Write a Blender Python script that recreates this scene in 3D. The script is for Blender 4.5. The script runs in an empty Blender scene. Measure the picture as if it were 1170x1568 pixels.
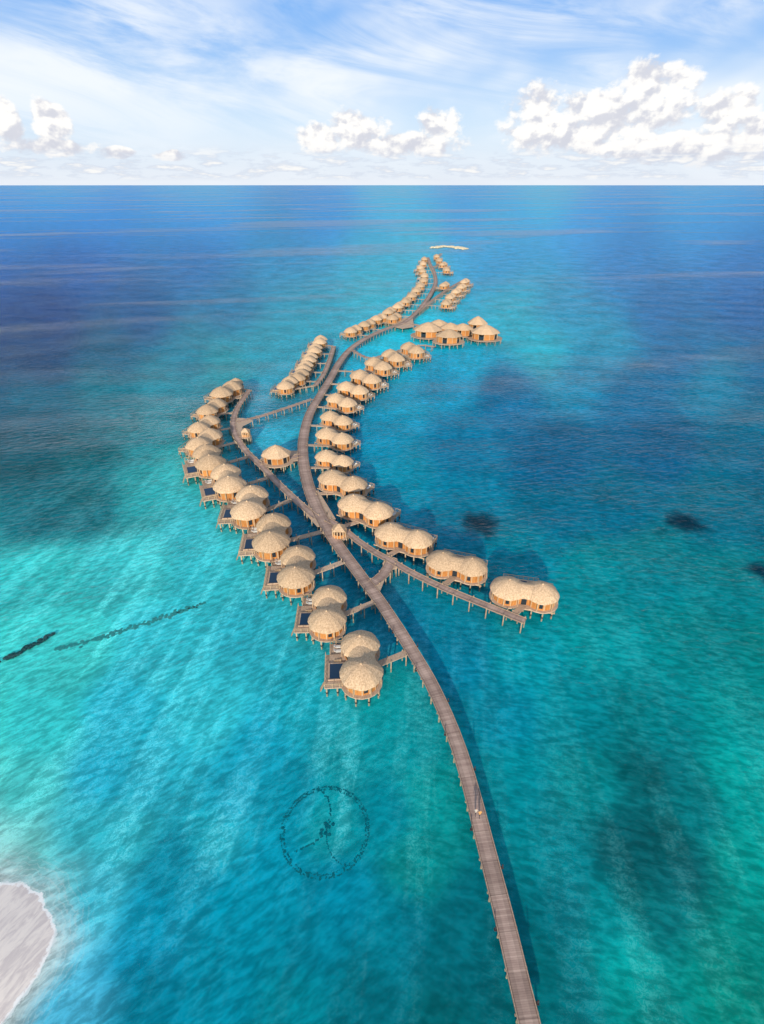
import bpy, math, random
import numpy as np
from mathutils import Vector, Matrix
random.seed(7); rng=np.random.default_rng(7)
sc=bpy.context.scene
# ------------------------------------------------------------------ survey
H=80.0; P=math.radians(31.9); F=806.0; CX,CY=585.0,784.0
SEA=-1.0
def G(x,y,h=0.0):
    X=(x-CX)/F; U=(CY-y)/F
    f=math.cos(P)+U*math.sin(P); u=-math.sin(P)+U*math.cos(P)
    t=(H-h)/(-u)
    return Vector((X*t,f*t,h))
def azel(x,y):
    X=(x-CX)/F; U=(CY-y)/F
    f=math.cos(P)+U*math.sin(P); u=-math.sin(P)+U*math.cos(P)
    return math.degrees(math.atan2(X,f)), math.degrees(math.atan2(u,math.hypot(X,f)))
def lin(c):
    c=c/255.0
    return c/12.92 if c<=0.04045 else ((c+0.055)/1.055)**2.4
# ------------------------------------------------------------------ node helper
class NB:
    def __init__(s,nt): s.nt=nt; s.n=nt.nodes; s.l=nt.links
    def add(s,t,**k):
        n=s.n.new(t)
        for a,b in k.items(): setattr(n,a,b)
        return n
    def put(s,sock,v):
        if isinstance(v,bpy.types.NodeSocket): s.l.new(v,sock)
        else: sock.default_value=v
    def m(s,op,a,b=0.0,c=None,clamp=False):
        n=s.add('ShaderNodeMath',operation=op,use_clamp=clamp)
        s.put(n.inputs[0],a); s.put(n.inputs[1],b)
        if c is not None: s.put(n.inputs[2],c)
        return n.outputs[0]
    def vm(s,op,a,b=(0,0,0)):
        n=s.add('ShaderNodeVectorMath',operation=op)
        s.put(n.inputs[0],a); s.put(n.inputs[1],b)
        return n.outputs['Value'] if op in('DOT_PRODUCT','LENGTH','DISTANCE') else n.outputs[0]
    def ss(s,v,a,b,lo=0.0,hi=1.0,interp='SMOOTHSTEP'):
        n=s.add('ShaderNodeMapRange',interpolation_type=interp)
        s.put(n.inputs[0],v); n.inputs[1].default_value=a; n.inputs[2].default_value=b
        n.inputs[3].default_value=lo; n.inputs[4].default_value=hi
        return n.outputs[0]
    def noise(s,vec,scale,detail=4,rough=0.5,dist=0.0):
        n=s.add('ShaderNodeTexNoise'); s.put(n.inputs['Vector'],vec)
        n.inputs['Scale'].default_value=scale; n.inputs['Detail'].default_value=detail
        n.inputs['Roughness'].default_value=rough; n.inputs['Distortion'].default_value=dist
        return n.outputs[0]
    def map(s,vec,rot=0.0,scale=(1,1,1),loc=(0,0,0)):
        n=s.add('ShaderNodeVectorRotate',rotation_type='Z_AXIS'); s.put(n.inputs['Vector'],vec)
        n.inputs['Angle'].default_value=math.radians(-rot)
        v=s.vm('MULTIPLY',n.outputs[0],scale)
        return s.vm('ADD',v,loc)
    def mix(s,f,a,b,blend='MIX'):
        n=s.add('ShaderNodeMix',data_type='RGBA',blend_type=blend)
        s.put(n.inputs[0],f); s.put(n.inputs[6],a); s.put(n.inputs[7],b)
        return n.outputs[2]
    def scale(s,col,v):
        n=s.add('ShaderNodeVectorMath',operation='SCALE'); s.put(n.inputs[0],col); s.put(n.inputs[3],v); return n.outputs[0]
def newmat(name):
    m=bpy.data.materials.new(name); m.use_nodes=True
    nb=NB(m.node_tree); b=m.node_tree.nodes['Principled BSDF']
    return m,nb,b
def simple(name,c1,c2,scale=2.0,rough=0.8,stretch=(1,1,1),spec=0.2,bump=0.0,detail=3):
    m,nb,b=newmat(name)
    tc=nb.add('ShaderNodeTexCoord').outputs['Object']
    oi=nb.add('ShaderNodeObjectInfo').outputs['Random']
    v=nb.vm('MULTIPLY',tc,stretch)
    off=nb.add('ShaderNodeCombineXYZ'); nb.put(off.inputs[0],nb.m('MULTIPLY',oi,97.0)); nb.put(off.inputs[2],nb.m('MULTIPLY',oi,31.0))
    v=nb.vm('ADD',v,off.outputs[0])
    n=nb.noise(v,scale,detail,0.65)
    f=nb.ss(n,0.3,0.7)
    col=nb.mix(f,(*c1,1),(*c2,1))
    col=nb.scale(col,nb.ss(oi,0,1,0.84,1.08,'LINEAR'))
    nb.put(b.inputs['Base Color'],col)
    b.inputs['Roughness'].default_value=rough; b.inputs['Specular IOR Level'].default_value=spec
    if bump>0:
        bp=nb.add('ShaderNodeBump'); bp.inputs['Strength'].default_value=bump; bp.inputs['Distance'].default_value=0.1
        nb.put(bp.inputs['Height'],n); nb.put(b.inputs['Normal'],bp.outputs[0])
    return m
M_thatch=simple('thatch',(0.43,0.29,0.18),(0.72,0.52,0.34),3.6,0.95,(1,1,0.5),0.05,0.6,5)
M_wood=simple('warm_wood_wall',(0.42,0.165,0.045),(0.58,0.26,0.08),3,0.6,(1,1,0.2))
M_frame=simple('pale_timber',(0.50,0.34,0.20),(0.64,0.46,0.29),3,0.7)
M_deck=simple('deck_timber',(0.40,0.275,0.195),(0.60,0.45,0.33),1.2,0.8,(1,6,1))
M_pile=simple('pile_timber',(0.38,0.29,0.19),(0.54,0.42,0.29),2,0.8)
M_dark=simple('dark_timber',(0.035,0.03,0.035),(0.06,0.05,0.05),2,0.7)
M_white=simple('cushion_canvas',(0.70,0.68,0.64),(0.8,0.79,0.76),2,0.8)
M_pool,nb,b=newmat('pool_water'); b.inputs['Base Color'].default_value=(0.012,0.04,0.09,1); b.inputs['Roughness'].default_value=0.08; b.inputs['Specular IOR Level'].default_value=.3
n=nb.noise(nb.add('ShaderNodeTexCoord').outputs['Object'],2.5,2); bp=nb.add('ShaderNodeBump'); bp.inputs['Strength'].default_value=0.2; nb.put(bp.inputs['Height'],n); nb.put(b.inputs['Normal'],bp.outputs[0])
M_glass,nb,b=newmat('window_glass'); b.inputs['Base Color'].default_value=(0.02,0.03,0.04,1); b.inputs['Roughness'].default_value=0.1
def plankmat(name,c1,c2):
    m,nb,b=newmat(name)
    uv=nb.add('ShaderNodeUVMap').outputs[0]
    sp=nb.add('ShaderNodeSeparateXYZ'); nb.put(sp.inputs[0],uv)
    u=sp.outputs[0]; v=sp.outputs[1]
    pl=nb.m('FLOOR',nb.m('DIVIDE',u,0.22))
    wn=nb.add('ShaderNodeTexWhiteNoise',noise_dimensions='1D'); nb.put(wn.inputs['W'],pl)
    big=nb.noise(uv,0.35,4,0.7)
    f=nb.m('ADD',nb.m('MULTIPLY',wn.outputs[0],0.5),nb.m('MULTIPLY',nb.ss(big,0.3,0.7),0.5))
    col=nb.mix(f,(*c1,1),(*c2,1))
    bay=nb.m('FLOOR',nb.m('DIVIDE',u,4.0))
    wn2=nb.add('ShaderNodeTexWhiteNoise',noise_dimensions='1D'); nb.put(wn2.inputs['W'],bay)
    col=nb.scale(col,nb.ss(wn2.outputs[0],0,1,0.86,1.14,'LINEAR'))
    ed=nb.m('ABSOLUTE',v)
    col=nb.scale(col,nb.ss(ed,0.30,0.36,1.12,0.92))
    col=nb.scale(col,nb.ss(ed,0.78,0.86,1.0,0.65))
    gap=nb.ss(nb.m('FRACT',nb.m('DIVIDE',u,0.22)),0.88,0.95,1.0,0.55)
    jo=nb.ss(nb.m('FRACT',nb.m('DIVIDE',u,4.0)),0.0,0.04,0.6,1.0)
    col=nb.scale(col,nb.m('MULTIPLY',gap,jo))
    nb.put(b.inputs['Base Color'],col); b.inputs['Roughness'].default_value=0.85; b.inputs['Specular IOR Level'].default_value=0.15
    return m
M_plank=plankmat('walkway_planks',(0.28,0.19,0.16),(0.50,0.365,0.30))
# ------------------------------------------------------------------ mesh builder
class MB:
    def __init__(s): s.v=[];s.f=[];s.mi=[];s.mats=[]
    def mid(s,m):
        if m not in s.mats: s.mats.append(m)
        return s.mats.index(m)
    def add(s,vs,fs,m):
        o=len(s.v); s.v+= [tuple(q) for q in vs]; k=s.mid(m)
        for f in fs: s.f.append(tuple(i+o for i in f)); s.mi.append(k)
    def box(s,c,d,m,rot=0.0,tilt=0.0):
        R=Matrix.Rotation(rot,3,'Z')@Matrix.Rotation(tilt,3,'X')
        vs=[]
        for a in(-.5,.5):
            for b_ in(-.5,.5):
                for e in(-.5,.5):
                    vs.append(Vector(c)+R@Vector((a*d[0],b_*d[1],e*d[2])))
        s.add(vs,[(0,1,3,2),(4,6,7,5),(0,4,5,1),(2,3,7,6),(0,2,6,4),(1,5,7,3)],m)
    def cyl(s,c,r,z0,z1,m,n=8,r2=None,rx=1,ry=1,cap=True):
        r2=r if r2 is None else r2; vs=[]
        for z,rr in((z0,r),(z1,r2)):
            for i in range(n):
                a=2*math.pi*i/n; vs.append((c[0]+rr*rx*math.cos(a),c[1]+rr*ry*math.sin(a),z))
        fs=[(i,(i+1)%n,n+(i+1)%n,n+i) for i in range(n)]
        if cap: fs+= [tuple(range(n,2*n)),tuple(reversed(range(n)))]
        s.add(vs,fs,m)
    def beam(s,a,b_,w,h,m):
        a=Vector(a);b_=Vector(b_);d=b_-a;L=d.length
        if L<1e-4:return
        d.normalize(); up=Vector((0,0,1)); 
        if abs(d.z)>.95: up=Vector((1,0,0))
        sd=d.cross(up).normalized(); u2=sd.cross(d)
        vs=[]
        for p in(a,b_):
            for q in((-1,-1),(1,-1),(1,1),(-1,1)): vs.append(p+sd*q[0]*w/2+u2*q[1]*h/2)
        s.add(vs,[(0,1,2,3),(7,6,5,4),(0,4,5,1),(1,5,6,2),(2,6,7,3),(3,7,4,0)],m)
    def mesh(s,name,smooth=False):
        me=bpy.data.meshes.new(name); me.from_pydata(s.v,[],s.f)
        for m in s.mats: me.materials.append(m)
        me.polygons.foreach_set('material_index',s.mi)
        if smooth: me.polygons.foreach_set('use_smooth',[True]*len(me.polygons))
        me.update(); return me
def obj(name,me,parent=None,loc=(0,0,0)):
    o=bpy.data.objects.new(name,me); sc.collection.objects.link(o); o.location=loc
    if parent: o.parent=parent
    return o
def empty(name,loc=(0,0,0),rz=0.0,s=1.0):
    o=bpy.data.objects.new(name,None); sc.collection.objects.link(o); o.location=loc; o.rotation_euler=(0,0,rz); o.scale=(s,s,s)
    o.empty_display_size=1; return o
# ------------------------------------------------------------------ roofs
def roof(mb,cx,cy,rx,ry,z,h,n=24,mat=None,peak=0.0):
    mat=mat or M_thatch
    prof=[(0.93,-0.24),(1.0,-0.18),(1.0,0.0),(0.92,0.17),(0.78,0.40),(0.60,0.62),(0.42,0.79),(0.25,0.91),(0.09,0.98+peak)]
    if n<12: prof=[(0.93,-0.24),(1.0,-0.18),(1.0,0.0),(0.80,0.27),(0.56,0.54),(0.54,0.60),(0.32,0.82),(0.12,0.96+peak)]
    vs=[];fs=[]
    for k,(r,zz) in enumerate(prof):
        for i in range(n):
            a=2*math.pi*(i+.5)/n
            j=1+ (0.018*math.sin(a*5+cx)+random.uniform(-.014,.014))*(r>0.3)*(n>11)
            hip=1+0.02*math.cos(8*a)*min(1,r*1.2)
            zz2=z+(zz*h if zz>0 else zz)+(-0.05*abs(math.sin(4*a)) if k>1 else 0)
            vs.append((cx+rx*r*j*hip*math.cos(a),cy+ry*r*j*hip*math.sin(a),zz2))
    K=len(prof)
    for k in range(K-1):
        for i in range(n):
            fs.append((k*n+i,k*n+(i+1)%n,(k+1)*n+(i+1)%n,(k+1)*n+i))
    vs.append((cx,cy,z+h*(1.0+peak))); t=len(vs)-1
    for i in range(n): fs.append(((K-1)*n+i,(K-1)*n+(i+1)%n,t))
    mb.add(vs,fs,mat)
DZ=1.8; WZ=4.3
def villa_meshes(tag,seed):
    random.seed(seed)
    rf=MB(); 
    for cx,r in((-3.7,4.25),(3.7,4.05)): roof(rf,cx,0,r,r*1.0,WZ,2.5)
    prof=[(-3.35,-.2),(-3.4,0),(-2.6,.72),(-1.6,1.42),(-.6,1.8),(0,1.9),(.6,1.8),(1.6,1.42),(2.3,.85),(2.9,0),(2.85,-.2)]
    xs=[-3.6,-1.8,0,1.8,3.6]; vs=[];fs=[]
    for x in xs:
        pin=1-0.14*(1-abs(x)/3.6); 
        for y,zz in prof: vs.append((x,y*pin,WZ+zz*(1 if zz<0 else (1-.12*(1-abs(x)/3.6)))))
    K=len(prof)
    for i in range(len(xs)-1):
        for k in range(K-1): fs.append((i*K+k,(i+1)*K+k,(i+1)*K+k+1,i*K+k+1))
        fs.append((i*K+K-1,(i+1)*K+K-1,(i+1)*K,i*K))
    rf.add(vs,fs,M_thatch)
    for cx in(-3.7,3.7): rf.cyl((cx,0),0.30,WZ+2.4,WZ+2.75,M_thatch,8,0.1)
    R=rf.mesh('thatched_roof_'+tag,False)
    w=MB()
    for cx,sgn in((-3.75,-1),(3.75,1)):
        n=14; r=3.35
        for i in range(n):
            a0=2*math.pi*i/n;a1=2*math.pi*(i+1)/n
            p=Vector((cx+r*math.cos(a0),r*math.sin(a0),0)); q=Vector((cx+r*math.cos(a1),r*math.sin(a1),0)); mid=(p+q)/2; L=(q-p).length; ang=math.atan2((q-p).y,(q-p).x)
            w.box((mid.x,mid.y,(DZ+WZ)/2-.05),(L*.98,0.12,WZ-DZ-.1),M_wood,ang)
            od=Vector((mid.x-cx,mid.y,0)).normalized()
            if i%3==1 :
                g=mid+od*0.07
                w.box((g.x,g.y,DZ+1.25),(L*.55,0.06,1.5),M_glass,ang)
                w.box((g.x+od.x*.03,g.y+od.y*.03,DZ+2.06),(L*.65,0.08,.1),M_frame,ang)
            w.box((p.x,p.y,(DZ+WZ)/2),(0.2,0.2,WZ-DZ),M_frame,a0)
            e=p+Vector((math.cos(a0),math.sin(a0),0))*0.55
            if i%2==0: w.cyl((e.x,e.y),0.09,DZ,WZ-.12,M_frame,6)
    w.box((0,0,(DZ+WZ)/2-.1),(2.4,4.2,WZ-DZ-.2),M_wood)
    w.box((0,-2.13,DZ+1.05),(1.2,0.08,2.1),M_glass); w.box((0,2.13,DZ+1.1),(2.0,0.08,2.0),M_glass)
    W=w.mesh('timber_walls_'+tag)
    d=MB()
    for cx in(-3.75,3.75): d.cyl((cx,0),4.15,DZ-.22,DZ,M_deck,20)
    d.box((0,-.2,DZ-.12),(6,6.6,.2),M_deck)
    d.box((-.6,4.8,DZ-.145),(8.6,5.0,.21),M_deck)
    d.box((5.4,4.4,DZ-.42),(3.2,4.0,.16),M_deck)
    for a,b_ in(((-4.8,7.2),(3.6,7.2)),((-4.8,2.8),(-4.8,7.2)),((6.9,2.6),(6.9,6.3)),((3.9,6.3),(6.9,6.3))):
        zt=DZ if b_[0]<=3.6 else DZ-.34
        A=Vector((*a,zt));B=Vector((*b_,zt)); L=(B-A).length; k=max(2,int(L/1.1))
        for i in range(k+1):
            p=A.lerp(B,i/k); d.box((p.x,p.y,zt+.45),(.09,.09,.9),M_frame)
        d.beam(A+Vector((0,0,.93)),B+Vector((0,0,.93)),.12,.08,M_frame); d.beam(A+Vector((0,0,.5)),B+Vector((0,0,.5)),.05,.05,M_frame)
    for x in(4.7,5.9):
        d.box((x,4.4,DZ-.1),(.65,1.4,.16),M_white); d.box((x,5.25,DZ+.1),(.65,.7,.1),M_white,0,.7)
    for i in range(6): d.box((-3.6+0,7.45+i*.14,DZ-.25-.33*i),(.9,.24,.06),M_frame)
    D=d.mesh('timber_deck_'+tag)
    p=MB()
    p.box((-1.0,4.9,DZ+.12),(4.3,3.4,.32),M_deck); p.box((-1.0,4.9,DZ+.29),(3.7,2.8,.04),M_pool)
    for i in range(3): p.box((1.9,4.2+i*.5,DZ+.12-.06*i),(.5,.45,.2),M_frame)
    PL=p.mesh('plunge_pool_'+tag)
    s=MB()
    def st(x,y,t=DZ-.2):
        s.cyl((x,y),.17,SEA-.3,t,M_pile,7); s.cyl((x,y),.23,-.15,.22,M_dark,7,.23)
    for cx in(-3.75,3.75):
        for i in range(9):
            a=2*math.pi*i/9; st(cx+3.7*math.cos(a),3.7*math.sin(a))
    for x in(-4.5,-2.2,0.4,3.2):
        for y in(4.8,6.9): st(x,y)
    for x in(5.0,6.7):
        for y in(4.0,6.1): st(x,y,DZ-.5)
    for y in(-3.3,0,3.3): s.beam((-7,y,DZ-.36),(7,y,DZ-.36),.18,.22,M_frame)
    s.beam((-4.7,6.8,DZ-.36),(3.5,6.8,DZ-.36),.18,.22,M_frame)
    S=s.mesh('stilts_'+tag)
    return dict(thatched_roof=R,timber_walls=W,timber_deck=D,plunge_pool=PL,stilts=S)
VAR=[villa_meshes(t,i+3) for i,t in enumerate('abc')]
# ------------------------------------------------------------------ walkways
def catmull(pts,step=2.5):
    out=[]
    pts=[pts[0]*2-pts[1]]+pts+[pts[-1]*2-pts[-2]]
    for i in range(1,len(pts)-2):
        p0,p1,p2,p3=pts[i-1:i+3]; n=max(2,int((p2-p1).length/step))
        for k in range(n):
            t=k/n
            out.append(0.5*((2*p1)+(p2-p0)*t+(2*p0-5*p1+4*p2-p3)*t*t+(3*p1-p0-3*p2+p3)*t**3))
    out.append(pts[-2]); return out
ALL=[]
def walkway(name,px,widths,zt=DZ,pile_step=4.0,lights=0,caps=0.0,inset=-.06):
    w3=[Vector((*G(x,y,zt)[:2],zt)) for x,y in px]
    path=catmull(w3)
    cum=[0]
    for a,b_ in zip(path,path[1:]): cum.append(cum[-1]+(b_-a).length)
    cp=[0]
    for a,b_ in zip(w3,w3[1:]): cp.append(cp[-1]+(b_-a).length)
    if not isinstance(widths,(list,tuple)): widths=[widths]*len(px)
    W=np.interp(np.array(cum)/cum[-1],np.array(cp)/cp[-1],widths)
    ALL.append([Vector(p) for p in path])
    par=empty(name)
    me=bpy.data.meshes.new('plank_deck'); vs=[];fs=[];uvs=[]
    nrm=[]
    for i,p in enumerate(path):
        t=(path[min(i+1,len(path)-1)]-path[max(i-1,0)]).normalized(); nrm.append(Vector((-t.y,t.x,0)))
    for i,p in enumerate(path):
        h=nrm[i]*W[i]/2
        vs+=[p+h,p-h,p+h-Vector((0,0,.16)),p-h-Vector((0,0,.16))]
    for i in range(len(path)-1):
        a=4*i;b_=a+4
        for q in((a,a+1,b_+1,b_),(a+2,a,b_,b_+2),(a+1,a+3,b_+3,b_+1),(a+3,a+2,b_+2,b_+3)): fs.append(q)
        u0,u1=cum[i],cum[i+1]
        uvs+=[(u0,1),(u0,-1),(u1,-1),(u1,1)]
        uvs+=[(u0,1),(u0,1),(u1,1),(u1,1)]*3
    me.from_pydata(vs,[],fs); uvl=me.uv_layers.new(name='UVMap')
    uvl.data.foreach_set('uv',np.array(uvs,dtype=np.float32).ravel())
    me.materials.append(M_plank); me.update(); obj('plank_deck',me,par)
    mb=MB(); s=0.5
    while s<cum[-1]:
        i=int(np.searchsorted(cum,s))-1; i=max(0,min(i,len(path)-2)); t=(s-cum[i])/(cum[i+1]-cum[i])
        p=path[i].lerp(path[i+1],t); n_=nrm[i]; ww=W[i]
        for sg in(-1,1):
            q=p+n_*sg*(ww/2-inset)
            mb.cyl((q.x,q.y),.14,SEA-.3,zt+caps-(.17 if inset>0 else 0),M_pile,6)
        mb.beam(p+n_*(ww/2+.1)-Vector((0,0,.28)),p-n_*(ww/2+.1)-Vector((0,0,.28)),.2,.22,M_pile)
        s+=pile_step
    for i in range(len(path)-1):
        for sg in(-1,1):
            a=path[i]+nrm[i]*sg*(W[i]/2-.06)+Vector((0,0,.05)); b_=path[i+1]+nrm[i+1]*sg*(W[i+1]/2-.06)+Vector((0,0,.05))
            mb.beam(a,b_,.1,.1,M_deck)
    obj('piles_and_beams',mb.mesh('piles_and_beams'),par)
    if lights:
        lb=MB(); s=6.0; k=0
        while s<min(cum[-1],lights):
            i=int(np.searchsorted(cum,s))-1; p=path[i]; n_=nrm[i]; sg=1 if k%2 else -1
            q=p+n_*sg*(W[i]/2+.2)
            lb.box((q.x,q.y,zt-.05),(.34,.34,.1),M_dark); lb.cyl((q.x,q.y),.07,zt,zt+.6,M_dark,6); lb.cyl((q.x,q.y),.13,zt+.6,zt+.72,M_dark,6,.06)
            s+=random.choice([6.5,8.0,7]); k+=1
        obj('bollard_lights',lb.mesh('bollard_lights'),par)
    return par
main_px=[(826,1640),(811,1568),(797,1510),(783,1450),(769,1392),(753,1330),(737,1268),(722,1210),(704,1150),(683,1095),(657,1040),(629,993),(603,952),(577,914),(549,877),(520,838),(498,803),(481,768),(470,735),(464,700),(465,668),(474,634),(491,604),(507,578),(519,556),(536,535),(560,518),(590,504),(618,494),(636,480),(650,464),(661,447),(667,432),(665,417),(659,405),(655,394)]
mw=[2.5]*11+[2.6,2.7,2.8,2.9,3.1,3.4,3.6]+[3.6]*18
walkway('wooden_jetty',main_px,mw,lights=150,inset=.45)
walkway('wooden_walkway',[(484,792),(458,770),(428,742),(400,713),(378,692),(363,670),(357,650),(362,628),(373,610),(382,597)],2.2,DZ-.004,caps=.3)
walkway('wooden_walkway',[(398,709),(430,704),(462,697)],2.4,DZ-.008,caps=.3)
walkway('wooden_walkway',[(364,646),(400,637),(440,624),(478,611)],1.8,DZ-.008,caps=.3)
walkway('wooden_walkway',[(500,795),(522,807),(548,828),(575,846),(598,858),(625,874),(670,896),(720,917),(765,935),(804,951)],1.9,DZ-.004,caps=.35)
walkway('wooden_walkway',[(598,860),(588,879),(568,895)],2.6,DZ-.012,caps=.3)
walkway('wooden_walkway',[(483,590),(496,572),(505,550),(511,530)],2.2,DZ-.012,caps=.3)
walkway('wooden_walkway',[(618,495),(640,498),(662,505),(700,516)],2.6,DZ-.012,caps=.3)
walkway('wooden_walkway',[(640,478),(668,455),(690,440),(706,431)],2.4,DZ-.012,caps=.3)
walkway('wooden_walkway',[(535,534),(565,548),(600,540),(640,529),(666,531)],2.0,DZ-.012,caps=.3)
walkway('wooden_walkway',[(661,410),(672,404),(668,394),(676,388)],2.4,DZ-.012,caps=.3)
def platform(name,px,z):
    mb=MB(); top=[Vector((*G(x,y,z)[:2],z)) for x,y in px]; n=len(top)
    vs=top+[q-Vector((0,0,.2)) for q in top]
    mb.add(vs,[tuple(range(n)),tuple(reversed(range(n,2*n)))]+[(i,n+i,n+(i+1)%n,(i+1)%n) for i in range(n)],M_deck)
    c=sum(top,Vector())/n
    for q in top:
        q2=q.lerp(c,.08); mb.cyl((q2.x,q2.y),.16,SEA-.3,z-.2,M_pile,6)
    return obj(name,mb.mesh(name))
platform('junction_deck',[(468,786),(478,752),(487,750),(514,794),(500,803),(486,806)],DZ-.03)
platform('junction_deck',[(556,882),(572,890),(586,872),(592,880),(580,910),(570,914)],DZ-.03)
platform('junction_deck',[(586,862),(594,850),(608,855),(612,868),(600,872)],DZ-.03)
platform('junction_deck',[(355,664),(358,640),(372,640),(388,644),(372,652),(366,668)],DZ-.03)
platform('junction_deck',[(362,668),(369,656),(383,657),(383,668),(370,672)],DZ-.06)
platform('junction_deck',[(400,707),(402,694),(440,690),(462,690),(462,704),(430,709)],DZ-.03)
platform('junction_deck',[(603,500),(618,486),(632,486),(634,500),(616,503)],DZ-.03)
# ------------------------------------------------------------------ villas
def nearest(p):
    best=None
    for path in ALL:
        for i in range(len(path)-1):
            a=path[i];b_=path[i+1]; d=b_-a; t=max(0,min(1,(p-a).dot(d)/max(d.length_squared,1e-6))); q=a+d*t
            L=(q-p).length
            if best is None or L<best[0]: best=(L,q,d.normalized())
    return best
vc=0
def villa(c,ang,s=1.0):
    global vc
    c=Vector((c.x,c.y,0)); nr=nearest(Vector((c.x,c.y,DZ)))
    Y=Vector((-math.sin(ang),math.cos(ang),0))
    if Y.dot(nr[1]-c)>0: ang+=math.pi
    e=empty('overwater_villa',c,ang,s)
    V=VAR[vc%3]; vc+=1
    for k,me in V.items(): obj(k,me,e)
    loc=Matrix.Rotation(-ang,3,'Z')@((Vector((nr[1].x,nr[1].y,0))-c)/s)
    if 3.5<loc.length<40:
        mb=MB(); z=(DZ-.03)/s-.1
        a=Vector((0,-2.6,z)); b_=Vector((loc.x,loc.y,z)); mb.beam(a,b_,1.5,.16,M_deck)
        L=(b_-a).length; k=max(1,int(L/3)); d=(b_-a).normalized(); n_=Vector((-d.y,d.x,0))
        for i in range(1,k+1):
            for sg in(-1,1):
                q=a.lerp(b_,i/(k+.5))+n_*sg*.8; mb.cyl((q.x,q.y),.13,SEA-.3,DZ+.3,M_pile,6)
        obj('access_bridge',mb.mesh('access_bridge'),e)
def pair(a,b_):
    A=G(*a,6.2);B=G(*b_,6.2); c=(A+B)/2; d=B-A
    villa(c,math.atan2(d.y,d.x),max(.85,min(1.14,d.length/7.6)))
for a,b_ in [((551,974),(553,1018)),((503,902),(500,937)),((455,842),(452,873)),((418,794),(414,822)),((385,751),(379,776)),
             ((344,717),(351,738)),((315,686),(322,705)),((303,674),(321,660)),((303,648),(320,637)),((316,622),(331,612)),((338,598),(355,588)),
             ((780,889),(832,896)),((678,847),(724,856)),((598,805),(640,816)),((541,763),(579,775)),((508,724),(541,734)),((499,689),(524,697)),((500,657),(524,665)),
             ((505,630),(525,637)),((514,604),(532,611)),((530,587),(550,593)),((551,571),(569,578)),((571,551),(588,559)),((596,538),(609,547)),((624,527),(640,535))]:
    pair(a,b_)
def single(x,y,s=1.0,ang=None):
    c=G(x,y,5.5)
    if ang is None:
        d=nearest(Vector((c.x,c.y,DZ)))[2]; ang=math.atan2(d.y,d.x)
    villa(c,ang,s)
for x,y in [(490,518),(482,531),(474,545),(466,558),(458,571),(440,583)]: single(x,y,.95)
for x,y in [(541,502),(562,493),(581,484),(596,474),(610,466),(622,458),(631,450),(638,442),(644,435),(649,427),(650,420),(647,413),(644,408),(648,402),(650,395)]: single(x,y,.98)
for x,y in [(604,483),(669,391),(673,397),(679,403),(684,411),(712,429),(707,437),(699,444),(690,452),(684,461),(681,434)]: single(x,y,.98)
single(358,582,.8)
# ------------------------------------------------------------------ pavilions
def hip_pavilion(name,c,r,h,n=8,wall=True,ang=0,rxy=(1,1),deck=1.3,z=WZ):
    e=empty(name,(c.x,c.y,0),ang)
    rf=MB(); rx,ry=r*rxy[0],r*rxy[1]
    roof(rf,0,0,rx,ry,z,h,n,peak=.03)
    rf.cyl((0,0),.4,z+h*.96,z+h*1.07,M_thatch,8,.12)
    obj('thatched_roof',rf.mesh('pavilion_roof'),e)
    w=MB(); m=14
    for i in range(m):
        a0=2*math.pi*i/m;a1=2*math.pi*(i+1)/m
        p=Vector((rx*.8*math.cos(a0),ry*.8*math.sin(a0),0));q=Vector((rx*.8*math.cos(a1),ry*.8*math.sin(a1),0)); md=(p+q)/2;L=(q-p).length;an=math.atan2((q-p).y,(q-p).x)
        w.cyl((p.x,p.y),.16,DZ,z-.1,M_frame,6)
        if wall and i%3: w.box((md.x,md.y,(DZ+z)/2-.1),(L*.95,.12,z-DZ-.2),M_wood,an)
        elif wall: w.box((md.x,md.y,DZ+1.1),(L*.95,.08,2.1),M_glass,an)
        else: w.box((md.x,md.y,DZ+.5),(L*.95,.06,.9),M_wood,an)
    obj('timber_walls',w.mesh('pavilion_walls'),e)
    d=MB(); d.cyl((0,0),1,DZ-.3,DZ-.02,M_deck,16,None,rx*deck*.88,ry*deck*.88)
    for k in(0.55,0.95):
        for i in range(12):
            a=2*math.pi*i/12; d.cyl((rx*deck*.88*k*math.cos(a),ry*deck*.88*k*math.sin(a)),.17,SEA-.3,DZ-.3,M_pile,6)
    obj('timber_deck',d.mesh('pavilion_deck'),e)
    return e
hip_pavilion('beach_pavilion',G(422,687,6),5.2,2.9,rxy=(1,.9))
hip_pavilion('jetty_kiosk',G(519,804,5),2.2,1.3,4,wall=False,z=4.0,deck=1.2)
hip_pavilion('jetty_kiosk',G(375,655,5),1.8,1.0,4,wall=False,z=3.8,deck=1.2)
for x,y,r,h,q in [(656,497,8.5,3.9,(1.1,1)),(688,506,7.0,3.3,(1.2,1)),(709,496,6.0,2.9,(1.2,1)),(732,488,6.2,4.0,(1.1,1)),(744,501,8.0,4.0,(1.15,1)),(690,495,6,2.9,(1.2,1)),(672,490,6,2.9,(1.2,1))]:
    hip_pavilion('overwater_restaurant',G(x,y,8),r,h,rxy=q,z=5.4)
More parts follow.
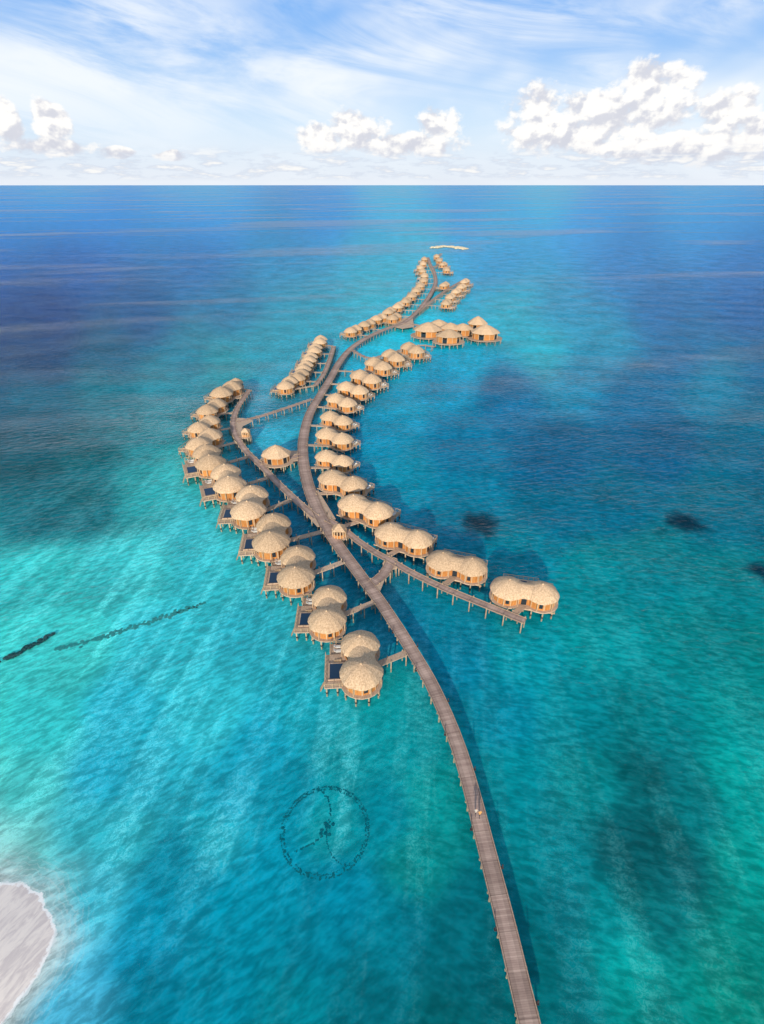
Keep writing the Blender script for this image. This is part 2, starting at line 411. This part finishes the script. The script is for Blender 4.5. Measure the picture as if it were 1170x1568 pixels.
# ------------------------------------------------------------------ rocks, coral, islet
def rockmat(name,c1,c2): return simple(name,c1,c2,3,0.95,(1,1,1),.0,.3)
M_reef=rockmat('coral_rock',(0.0,0.12,0.16),(0.01,0.19,0.22)); M_rock=rockmat('dark_rock',(0.01,0.05,0.06),(0.04,0.12,0.12)); M_weed=rockmat('seagrass',(0.02,0.26,0.27),(0.07,0.37,0.35))
M_isl=rockmat('islet_sand',(0.62,0.52,0.34),(0.76,0.66,0.46))
import bmesh
bm=bmesh.new(); bmesh.ops.create_icosphere(bm,subdivisions=1,radius=1.0); icov=[v.co.copy() for v in bm.verts]; icof=[tuple(v.index for v in f.verts) for f in bm.faces]; bm.free()
def lump(mb,c,r,fl,m):
    vs=[Vector((v.x*r*random.uniform(.7,1.2),v.y*r*random.uniform(.7,1.2),v.z*r*fl*random.uniform(.7,1.1)))+Vector(c) for v in icov]
    mb.add(vs,icof,m)
def rockline(mb,px,z,r,dens,m,fl=.4,jit=.5):
    pts=[Vector((*G(x,y,z)[:2],z)) for x,y in px]; pts=catmull(pts,1.0)
    for a,b_ in zip(pts,pts[1:]):
        k=max(1,int((b_-a).length*dens))
        for i in range(k):
            q=a.lerp(b_,random.random()); lump(mb,(q.x+random.gauss(0,jit*r),q.y+random.gauss(0,jit*r),z),r*random.uniform(.5,1.1),fl,m)
mb=MB(); c=G(498,1270,SEA)
R0=6.3
for i in range(640):
    a=random.uniform(0,2*math.pi)
    rr=R0+random.choice([-.25,.2])+random.gauss(0,.07); lump(mb,(c.x+rr*math.cos(a),c.y+rr*math.sin(a),SEA),random.uniform(.06,.16),.12,M_reef)
for i in range(24):
    a=2*math.pi*i/24+random.uniform(-.05,.05); lump(mb,(c.x+R0*math.cos(a),c.y+R0*math.sin(a),SEA),random.uniform(.18,.32),.15,M_reef)
rockline(mb,[(488,1208),(502,1222),(506,1245),(500,1272),(478,1292),(452,1303)],SEA,.17,8,M_reef,.15,.4)
rockline(mb,[(500,1272),(503,1300),(520,1322),(540,1326)],SEA,.13,7,M_reef,.15,.4)
for i in range(10): lump(mb,(c.x+random.gauss(0.3,.5),c.y+random.gauss(0,.6),SEA),.35,.2,M_reef)
obj('coral_ring',mb.mesh('coral_ring'))
mb=MB(); rockline(mb,[(-160,1075),(-60,1038),(0,1012),(40,993),(78,972)],SEA+.3,.6,5,M_rock,.4,.55); obj('rock_groyne',mb.mesh('rock_groyne'))
mb=MB(); rockline(mb,[(85,994),(130,984),(180,968),(240,948),(310,925)],SEA,.5,6,M_weed,.12,.8); rockline(mb,[(270,938),(310,925)],SEA,.4,3,M_rock,.15,.6); obj('seagrass_bed',mb.mesh('seagrass_bed'))
mb=MB(); rockline(mb,[(664,379),(680,377),(700,379),(714,381)],0.2,4.5,1.2,M_isl,.3,.7); obj('sand_islet',mb.mesh('sand_islet'))
# ------------------------------------------------------------------ people on the jetty
def person(x,y,rz,shirt):
    p=G(x,y,DZ+.9)
    e=empty('walking_person',(p.x,p.y,DZ),rz)
    J=[(0,0,.95),(0,0,1.15),(0,.02,1.40),(0,.02,1.52),(0,.04,1.66),
       (.17,.02,1.40),(.24,-.08,1.15),(.25,.05,.92),(-.17,.02,1.40),(-.24,.10,1.15),(-.25,.24,.95),
       (.09,.0,.90),(.10,.16,.50),(.10,.10,.06),(.10,.26,.03),(-.09,0,.90),(-.10,-.05,.50),(-.10,-.28,.12),(-.10,-.16,.03)]
    E=[(0,1),(1,2),(2,3),(3,4),(2,5),(5,6),(6,7),(2,8),(8,9),(9,10),(0,11),(11,12),(12,13),(13,14),(0,15),(15,16),(16,17),(17,18)]
    Rr=[.14,.13,.14,.06,.11,.07,.045,.035,.07,.045,.035,.10,.065,.045,.04,.10,.065,.045,.04]
    me=bpy.data.meshes.new('body'); me.from_pydata(J,E,[]); o=obj('body',me,e)
    o.modifiers.new('Skin','SKIN')
    for i,sv in enumerate(me.skin_vertices[0].data): sv.radius=(Rr[i],Rr[i]*(.8 if i<3 else 1)); sv.use_root=(i==0)
    ss=o.modifiers.new('Sub','SUBSURF'); ss.levels=1; ss.render_levels=2
    m,nb,b=newmat('clothes_and_skin')
    z=nb.add('ShaderNodeSeparateXYZ'); nb.put(z.inputs[0],nb.add('ShaderNodeTexCoord').outputs['Object'])
    c1=nb.mix(nb.ss(z.outputs[2],.86,.88),(0.06,0.05,0.06,1),shirt); c2=nb.mix(nb.ss(z.outputs[2],1.48,1.5),c1,(0.45,0.26,0.17,1)); c3=nb.mix(nb.ss(z.outputs[2],1.68,1.70),c2,(0.02,0.015,0.01,1))
    nb.put(b.inputs['Base Color'],c3); me.materials.append(m)
person(735,1246,.25,(0.65,0.34,0.10,1)); person(729,1243,.2,(.5,.45,.4,1))
# ------------------------------------------------------------------ seabed + beach (one sheet)
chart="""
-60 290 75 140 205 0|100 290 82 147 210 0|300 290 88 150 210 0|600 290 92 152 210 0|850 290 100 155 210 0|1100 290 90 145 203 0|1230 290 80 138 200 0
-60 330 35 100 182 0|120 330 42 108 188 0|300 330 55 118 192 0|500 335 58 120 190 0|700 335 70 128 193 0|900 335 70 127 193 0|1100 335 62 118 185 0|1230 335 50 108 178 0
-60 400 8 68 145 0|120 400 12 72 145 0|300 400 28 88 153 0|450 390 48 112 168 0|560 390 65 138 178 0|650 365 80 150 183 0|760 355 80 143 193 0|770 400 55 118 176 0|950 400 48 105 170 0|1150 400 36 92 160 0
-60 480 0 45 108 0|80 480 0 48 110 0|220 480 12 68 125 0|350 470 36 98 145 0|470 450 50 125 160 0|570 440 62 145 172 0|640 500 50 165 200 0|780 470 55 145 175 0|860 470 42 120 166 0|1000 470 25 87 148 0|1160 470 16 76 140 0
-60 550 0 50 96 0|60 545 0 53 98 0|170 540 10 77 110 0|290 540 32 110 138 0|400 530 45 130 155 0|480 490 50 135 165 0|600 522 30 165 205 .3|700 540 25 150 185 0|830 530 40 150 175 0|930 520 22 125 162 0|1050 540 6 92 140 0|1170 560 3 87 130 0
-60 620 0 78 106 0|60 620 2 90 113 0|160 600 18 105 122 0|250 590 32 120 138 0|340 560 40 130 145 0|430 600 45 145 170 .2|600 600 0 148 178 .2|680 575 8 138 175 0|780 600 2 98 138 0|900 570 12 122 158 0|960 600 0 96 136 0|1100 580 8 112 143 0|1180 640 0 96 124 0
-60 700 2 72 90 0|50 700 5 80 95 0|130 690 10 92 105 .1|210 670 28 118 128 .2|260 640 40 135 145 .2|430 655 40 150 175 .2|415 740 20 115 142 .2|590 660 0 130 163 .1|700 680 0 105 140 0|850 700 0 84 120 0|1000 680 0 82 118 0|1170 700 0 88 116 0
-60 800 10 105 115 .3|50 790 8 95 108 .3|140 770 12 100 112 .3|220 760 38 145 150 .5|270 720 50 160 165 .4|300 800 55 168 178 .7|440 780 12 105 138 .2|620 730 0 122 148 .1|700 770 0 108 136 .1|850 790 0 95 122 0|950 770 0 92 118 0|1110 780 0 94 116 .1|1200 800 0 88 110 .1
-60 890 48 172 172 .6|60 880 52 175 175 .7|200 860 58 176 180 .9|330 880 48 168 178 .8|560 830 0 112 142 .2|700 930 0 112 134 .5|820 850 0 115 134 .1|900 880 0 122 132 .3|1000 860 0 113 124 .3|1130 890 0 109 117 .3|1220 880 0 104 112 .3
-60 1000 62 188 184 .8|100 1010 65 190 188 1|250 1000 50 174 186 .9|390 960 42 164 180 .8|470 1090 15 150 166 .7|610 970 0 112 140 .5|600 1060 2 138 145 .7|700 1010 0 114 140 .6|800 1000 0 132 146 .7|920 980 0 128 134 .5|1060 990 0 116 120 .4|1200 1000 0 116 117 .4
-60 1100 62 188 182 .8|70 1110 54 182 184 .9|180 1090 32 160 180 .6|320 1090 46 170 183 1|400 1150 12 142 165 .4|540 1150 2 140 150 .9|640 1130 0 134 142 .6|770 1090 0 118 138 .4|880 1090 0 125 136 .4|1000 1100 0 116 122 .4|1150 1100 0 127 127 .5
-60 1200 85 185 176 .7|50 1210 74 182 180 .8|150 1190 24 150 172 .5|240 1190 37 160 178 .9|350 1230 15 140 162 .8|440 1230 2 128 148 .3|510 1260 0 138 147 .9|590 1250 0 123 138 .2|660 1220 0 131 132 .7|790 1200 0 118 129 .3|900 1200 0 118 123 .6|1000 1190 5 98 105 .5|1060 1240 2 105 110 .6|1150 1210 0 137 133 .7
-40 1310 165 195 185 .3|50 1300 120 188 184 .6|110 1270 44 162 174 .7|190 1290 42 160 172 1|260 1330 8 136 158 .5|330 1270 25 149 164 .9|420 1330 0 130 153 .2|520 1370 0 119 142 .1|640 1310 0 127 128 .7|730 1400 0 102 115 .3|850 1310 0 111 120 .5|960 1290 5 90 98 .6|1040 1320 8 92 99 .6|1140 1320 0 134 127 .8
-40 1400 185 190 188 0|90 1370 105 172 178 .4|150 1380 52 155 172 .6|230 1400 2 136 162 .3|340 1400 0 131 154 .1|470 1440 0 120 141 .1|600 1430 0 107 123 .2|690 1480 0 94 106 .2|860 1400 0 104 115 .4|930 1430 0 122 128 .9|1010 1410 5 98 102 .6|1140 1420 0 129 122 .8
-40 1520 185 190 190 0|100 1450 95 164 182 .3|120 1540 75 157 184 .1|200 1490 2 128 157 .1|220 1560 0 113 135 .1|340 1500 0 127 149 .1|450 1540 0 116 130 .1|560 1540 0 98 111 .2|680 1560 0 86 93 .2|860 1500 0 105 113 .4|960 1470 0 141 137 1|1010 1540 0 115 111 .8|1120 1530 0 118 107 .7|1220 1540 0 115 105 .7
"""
cp=[]
for row in chart.strip().splitlines():
    for q in row.split('|'):
        cp.append([float(t) for t in q.split()])
cp=np.array(cp)
cd=[];cc=[]
for x,y,r,g,b_,c in cp:
    w=G(x,y,SEA); d=np.array([w.x,w.y,-(H-SEA)]); cd.append(d/np.linalg.norm(d))
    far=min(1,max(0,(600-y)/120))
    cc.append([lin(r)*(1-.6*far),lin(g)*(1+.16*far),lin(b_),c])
cd=np.array(cd,np.float32);cc=np.array(cc,np.float32)
az=np.radians(np.concatenate([np.linspace(-180,-52,30,endpoint=False),np.linspace(-52,52,460,endpoint=False),np.linspace(52,180,30,endpoint=False)]))
ra=np.concatenate([[1.0],np.geomspace(4,70000,520)])
A,R_=np.meshgrid(az,ra); X=(R_*np.sin(A)).ravel(); Y=(R_*np.cos(A)).ravel()
ic=G(-62,1482,0)
dx=X-ic.x; dy=Y-ic.y; dd=np.hypot(dx,dy); th=np.arctan2(dy,dx)
RR=9.5+0.5*np.sin(th*3+1)+0.25*np.sin(th*7)+.15*np.sin(th*13+2)
e=RR-dd
Z=np.where(e>0,np.minimum(.6,e*.07),np.maximum(SEA,e*.05))
D=np.stack([X,Y,np.full_like(X,-(H-SEA))],1).astype(np.float32); D/=np.linalg.norm(D,axis=1,keepdims=True)
col=np.zeros((len(X),4),np.float32)
for i in range(0,len(X),20000):
    d=D[i:i+20000]; d2=((d[:,None,:]-cd[None])**2).sum(2)
    fr=np.clip((np.hypot(X[i:i+20000],Y[i:i+20000])-200)/300,0,1)[:,None]
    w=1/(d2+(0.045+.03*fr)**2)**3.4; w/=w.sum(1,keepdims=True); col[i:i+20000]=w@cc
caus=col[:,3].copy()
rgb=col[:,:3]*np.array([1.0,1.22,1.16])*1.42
sh=np.clip((e+4.0)/4.0,0,1)[:,None]; sh=sh*sh*(3-2*sh)
rgb=rgb*(1-sh)+np.array([0.66,0.72,0.69])*sh
def spot(x,y,rx,ry,st,c):
    global rgb
    w=G(x,y,SEA)
    q=((X-w.x)/rx)**2+((Y-w.y)/ry)**2; th=np.arctan2((Y-w.y)/ry,(X-w.x)/rx)
    q=q*(1+.25*np.sin(3*th+x)+.18*np.sin(5*th+y)+.12*np.sin(11*th+x))
    m=(np.exp(-q**2.2)*st)[:,None]; rgb=rgb*(1-m)+np.array(c)*m
DR=(0.0,0.03,0.06)
spot(737,803,4.6,5.5,.9,DR); spot(722,795,2.8,3.5,.7,DR); spot(757,800,1.8,2.4,.6,DR); spot(1050,800,5.4,5.4,.95,DR); spot(1030,796,2,2.5,.6,DR); spot(1172,876,4,5,.95,DR); spot(1015,812,2,2,.4,DR)
spot(215,1495,2.4,1.6,.3,(0,.1,.12)); spot(230,1515,1.2,1.8,.25,(0,.1,.12)); spot(985,1190,4,3,.35,(0.0,.09,.09)); spot(1020,1300,5,6,.3,(0.0,.08,.08)); spot(960,1330,3,5,.3,(0.0,.08,.08)); spot(480,1440,1.0,2,.15,(0,.08,.1))
spot(150,700,16,9,.4,(0.0,.13,.15)); spot(60,720,16,9,.4,(0.0,.12,.14)); spot(190,810,9,4,.3,(0.02,.18,.19)); spot(140,760,12,5,.3,(0.01,.16,.18))
na,nr_=len(az),len(ra)
I=np.arange(nr_-1)[:,None]*na; J=np.arange(na)[None]; J2=(J+1)%na
fs=np.stack([(I+J).ravel(),(I+J2).ravel(),(I+na+J2).ravel(),(I+na+J).ravel()],1)
vv=np.stack([X,Y,Z],1)
me=bpy.data.meshes.new('seabed'); me.vertices.add(len(vv)); me.vertices.foreach_set('co',vv.astype(np.float32).ravel())
me.loops.add(fs.size); me.loops.foreach_set('vertex_index',fs[:,::-1].astype(np.int32).ravel()); me.polygons.add(len(fs)); me.polygons.foreach_set('loop_start',np.arange(len(fs),dtype=np.int32)*4)
me.update(); me.validate()
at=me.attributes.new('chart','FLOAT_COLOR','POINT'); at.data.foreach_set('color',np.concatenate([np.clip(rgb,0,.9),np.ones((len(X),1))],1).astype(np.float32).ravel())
at=me.attributes.new('painted_caustics','FLOAT','POINT'); at.data.foreach_set('value',caus.astype(np.float32))  # mask for the sun caustics painted into the seabed colour
at=me.attributes.new('shore','FLOAT','POINT'); at.data.foreach_set('value',e.astype(np.float32))
me.polygons.foreach_set('use_smooth',[True]*len(me.polygons))
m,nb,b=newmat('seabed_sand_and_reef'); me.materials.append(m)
def attr(nb,n,o): 
    a=nb.add('ShaderNodeAttribute'); a.attribute_name=n; return a.outputs[o]
C=attr(nb,'chart','Color'); CM=attr(nb,'painted_caustics','Fac'); SH=attr(nb,'shore','Fac')
pos=nb.add('ShaderNodeNewGeometry').outputs['Position']
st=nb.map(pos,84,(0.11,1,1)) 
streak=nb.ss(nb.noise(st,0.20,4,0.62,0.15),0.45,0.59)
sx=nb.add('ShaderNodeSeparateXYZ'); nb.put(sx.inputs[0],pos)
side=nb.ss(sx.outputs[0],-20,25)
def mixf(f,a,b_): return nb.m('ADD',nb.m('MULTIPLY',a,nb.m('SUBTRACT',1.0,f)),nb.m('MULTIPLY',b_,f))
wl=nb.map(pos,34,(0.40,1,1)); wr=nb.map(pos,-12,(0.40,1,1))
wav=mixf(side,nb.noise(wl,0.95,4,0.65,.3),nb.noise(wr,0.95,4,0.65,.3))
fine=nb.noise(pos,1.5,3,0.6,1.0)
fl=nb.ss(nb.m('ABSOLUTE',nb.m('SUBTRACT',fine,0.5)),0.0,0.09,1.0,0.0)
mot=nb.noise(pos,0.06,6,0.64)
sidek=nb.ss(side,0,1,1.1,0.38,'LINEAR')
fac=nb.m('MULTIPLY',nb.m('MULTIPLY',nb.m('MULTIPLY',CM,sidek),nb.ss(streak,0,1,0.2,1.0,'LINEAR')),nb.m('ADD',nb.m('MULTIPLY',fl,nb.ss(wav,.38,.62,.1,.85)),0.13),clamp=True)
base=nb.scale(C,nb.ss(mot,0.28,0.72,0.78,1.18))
base=nb.scale(base,nb.ss(wav,0.34,0.66,0.72,1.24))  # bright and dark of wave-lensed sunlight painted into the colour
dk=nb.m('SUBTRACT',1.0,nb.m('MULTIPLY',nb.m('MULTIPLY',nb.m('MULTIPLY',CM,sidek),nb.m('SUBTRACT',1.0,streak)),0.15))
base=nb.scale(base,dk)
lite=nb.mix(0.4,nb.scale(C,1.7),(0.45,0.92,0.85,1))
base=nb.mix(fac,base,lite)  # caustic sparkle, gathered along the streaks, lightens the base colour itself
edge=nb.m('ADD',SH,nb.m('MULTIPLY',nb.m('SUBTRACT',nb.noise(pos,0.55,5,0.65),0.5),2.4))
rp=nb.m('SINE',nb.m('MULTIPLY',edge,9.0)); rpf=nb.m('MULTIPLY',nb.ss(rp,.5,1),nb.m('MULTIPLY',nb.ss(SH,-6,-1.0),.28))
base=nb.mix(rpf,base,(0.88,0.93,0.88,1))
sandn=nb.noise(nb.map(pos,62,(0.3,1,1)),1.1,5,0.65,0.6)
sand=nb.mix(nb.ss(sandn,0.38,0.62),(0.66,0.59,0.57,1),(0.86,0.78,0.72,1))
base=nb.mix(nb.ss(edge,-0.1,0.1),base,sand)
foam=nb.m('MULTIPLY',nb.ss(nb.m('ABSOLUTE',edge),0.10,0.34,1.0,0.0),nb.ss(sandn,0.28,0.45))
base=nb.mix(nb.m('MULTIPLY',foam,.95),base,(0.95,0.95,0.93,1))
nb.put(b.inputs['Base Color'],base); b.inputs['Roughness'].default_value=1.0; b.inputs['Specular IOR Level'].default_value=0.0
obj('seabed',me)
# ------------------------------------------------------------------ water surface
S_=70000
mb=MB(); m=bpy.data.materials.new('sea_water'); m.use_nodes=True; nb=NB(m.node_tree); nb.n.clear()
mb.add([(-S_,-S_,0),(S_,-S_,0),(S_,S_,0),(-S_,S_,0)],[(0,1,2,3)],m)
out=nb.add('ShaderNodeOutputMaterial'); pos=nb.add('ShaderNodeNewGeometry').outputs['Position']
tr=nb.add('ShaderNodeBsdfTransparent'); tr.inputs[0].default_value=(0.96,1,1,1)
gl=nb.add('ShaderNodeBsdfGlossy')
dist=nb.vm('LENGTH',pos)
h=nb.noise(nb.map(pos,14,(0.45,1,1)),0.5,3,0.65)
h2=nb.noise(nb.map(pos,-10,(0.4,1,1)),0.04,1,0.5)
hh=nb.m('ADD',nb.m('MULTIPLY',h,1.1),nb.m('MULTIPLY',h2,4.0))
bp=nb.add('ShaderNodeBump'); bp.inputs['Strength'].default_value=1.0; bp.inputs['Distance'].default_value=0.8
nb.put(bp.inputs['Height'],hh); nb.put(gl.inputs['Normal'],bp.outputs[0])
nb.put(gl.inputs['Roughness'],nb.ss(dist,50,1500,0.12,0.35))
fr=nb.add('ShaderNodeFresnel'); fr.inputs['IOR'].default_value=1.22; nb.put(fr.inputs['Normal'],bp.outputs[0])
wv=nb.map(pos,14,(0.22,1,1)); lanes=nb.ss(nb.noise(wv,0.0055,4,0.6,0.8),0.50,0.62)
lf=nb.m('ADD',0.40,nb.m('MULTIPLY',lanes,0.55))
f=nb.m('MULTIPLY',nb.m('MINIMUM',fr.outputs[0],0.7),lf)
mx=nb.add('ShaderNodeMixShader'); nb.put(mx.inputs[0],f); nb.l.new(tr.outputs[0],mx.inputs[1]); nb.l.new(gl.outputs[0],mx.inputs[2]); nb.l.new(mx.outputs[0],out.inputs[0])
obj('sea_water',mb.mesh('sea_water'))
# ------------------------------------------------------------------ sun + sky
el=math.radians(18); sa=math.radians(9); sd=Vector((-math.sin(sa),-math.cos(sa),0)); S=Vector((sd.x*math.cos(el),sd.y*math.cos(el),math.sin(el)))
L=bpy.data.lights.new('sun','SUN'); L.energy=4.9; L.angle=math.radians(.6); L.color=(1.0,.89,.72)
so=bpy.data.objects.new('sun',L); sc.collection.objects.link(so); so.rotation_euler=(-S).to_track_quat('-Z','Y').to_euler(); so.location=(-100,-100,200)
wd=bpy.data.worlds.new('World'); sc.world=wd; wd.use_nodes=True; nb=NB(wd.node_tree); bg=wd.node_tree.nodes['Background']
try:
    wd.cycles.sampling_method='MANUAL'; wd.cycles.sample_map_resolution=256
except Exception: pass
KS=0.1/0.15
def kc(r,g,b_): return (r*KS,g*KS,b_*KS,1)
sky=nb.add('ShaderNodeTexSky'); sky.sky_type='NISHITA'; sky.sun_disc=False; sky.sun_elevation=el; sky.sun_rotation=math.atan2(sd.x,sd.y)%(2*math.pi); sky.air_density=1.0; sky.dust_density=0.6; sky.ozone_density=1.5
dr=nb.add('ShaderNodeTexCoord').outputs['Generated']; sp=nb.add('ShaderNodeSeparateXYZ'); nb.put(sp.inputs[0],dr)
azn=nb.m('MULTIPLY',nb.m('ARCTAN2',sp.outputs[0],sp.outputs[1]),57.2958); eln=nb.m('MULTIPLY',nb.m('ARCSINE',sp.outputs[2]),57.2958)
cb=nb.add('ShaderNodeCombineXYZ'); nb.put(cb.inputs[0],azn); nb.put(cb.inputs[1],eln); AE=cb.outputs[0]
base=sky.outputs[0]
low=nb.ss(eln,14,40,0.92,0.0)
grad=nb.mix(nb.ss(eln,3,13,0,1),kc(6.3,8.0,9.9),kc(1.6,4.3,9.3))
base=nb.mix(low,base,grad)
base=nb.mix(nb.ss(eln,-1,5.5,0.85,0.0),base,kc(8.6,8.85,9.4))
cv=nb.map(AE,-9,(0.05,0.30,1)); cn=nb.noise(cv,1.0,6,0.62,0.7); cn2=nb.noise(nb.map(AE,12,(0.07,0.14,1),(5,3,0)),1.0,3,0.5)
ci=nb.m('MULTIPLY',nb.ss(cn,0.30,0.62),nb.ss(cn2,0.25,0.58)); ci=nb.m('MULTIPLY',ci,nb.m('MULTIPLY',nb.ss(eln,10.0,14,1.0,0.6),nb.ss(eln,2,7,0.45,1.0)))
base=nb.mix(nb.m('MULTIPLY',ci,0.92),base,kc(9.4,9.85,10.3))
def blobs(lst,vec):
    cur=None
    for x,y,rx,ry in lst:
        a,e_=azel(x,y); a2,_=azel(x+rx,y); _,e2=azel(x,y-ry)
        v=nb.vm('SUBTRACT',vec,(a,e_,0)); v=nb.vm('MULTIPLY',v,(1/max(a2-a,.1),1/max(e2-e_,.1),0)); q=nb.vm('DOT_PRODUCT',v,v)
        cur=q if cur is None else nb.m('MINIMUM',cur,q)
    return nb.m('SUBTRACT',1.0,cur)
BL=[(822,168,50,46),(870,200,110,46),(900,172,66,38),(1000,126,72,38),(975,178,110,48),(1115,172,55,50),(1050,222,160,34),(1170,210,60,45),
    (545,203,56,36),(675,190,34,36),(620,222,100,22),(490,210,44,26),(80,186,34,36),(12,190,26,44),(75,225,80,16),(260,238,30,9),(180,234,30,10)]
env=nb.m('MAXIMUM',blobs(BL,AE),-2.0)
warpd=nb.vm('MULTIPLY',AE,(0.46,0.62,1))
na_=nb.noise(warpd,1.0,8,0.60,0.0)
nl1=nb.noise(warpd,1.0,4,0.52,0.0)
nb_=nb.noise(nb.vm('ADD',warpd,(-.16,.26,0)),1.0,4,0.52,0.0)
d1=nb.m('ADD',nb.m('MULTIPLY',env,0.95),nb.m('MULTIPLY',nb.m('SUBTRACT',na_,0.5),3.4))
al=nb.m('MULTIPLY',nb.ss(d1,-0.08,0.55),nb.ss(eln,0.3,2.6,.5,1.0))
litn=nb.ss(nb.m('SUBTRACT',nl1,nb_),-0.13,0.11)
hgt=nb.ss(eln,0.6,4.4)
finev=nb.ss(na_,.3,.7,.82,1.08)
lit=nb.m('MULTIPLY',nb.m('MULTIPLY',nb.ss(litn,0,1,.30,1,'LINEAR'),nb.ss(hgt,0,1,.5,1.0,'LINEAR')),finev)
cc_=nb.mix(nb.ss(lit,.15,.85),kc(6.7,6.8,7.6),kc(10.7,10.4,10.0))
base=nb.mix(nb.m('MULTIPLY',al,0.93),base,cc_)
ln=nb.noise(nb.vm('MULTIPLY',AE,(0.28,1.4,1)),1.0,6,0.6,0.0); band=nb.m('MULTIPLY',nb.ss(eln,0.2,0.7),nb.ss(eln,1.6,3.2,1.0,0.0))
la=nb.m('MULTIPLY',nb.ss(ln,0.46,0.58),band)
lc=nb.mix(nb.ss(ln,0.5,0.66),kc(6.1,6.9,8.3),kc(10.1,9.9,9.6))
base=nb.mix(nb.m('MULTIPLY',la,0.8),base,lc)
nb.put(bg.inputs[0],base); bg.inputs[1].default_value=0.15
# ------------------------------------------------------------------ camera
cam=bpy.data.cameras.new('camera'); cam.sensor_fit='VERTICAL'; cam.sensor_height=24; cam.sensor_width=24; cam.lens=24*F/1568; cam.clip_end=200000; cam.clip_start=.5
co=bpy.data.objects.new('camera',cam); sc.collection.objects.link(co); co.location=(0,0,H); co.rotation_euler=(math.pi/2-P,0,0); sc.camera=co
sc.view_settings.view_transform='Standard'; sc.view_settings.look='None'; sc.view_settings.exposure=0
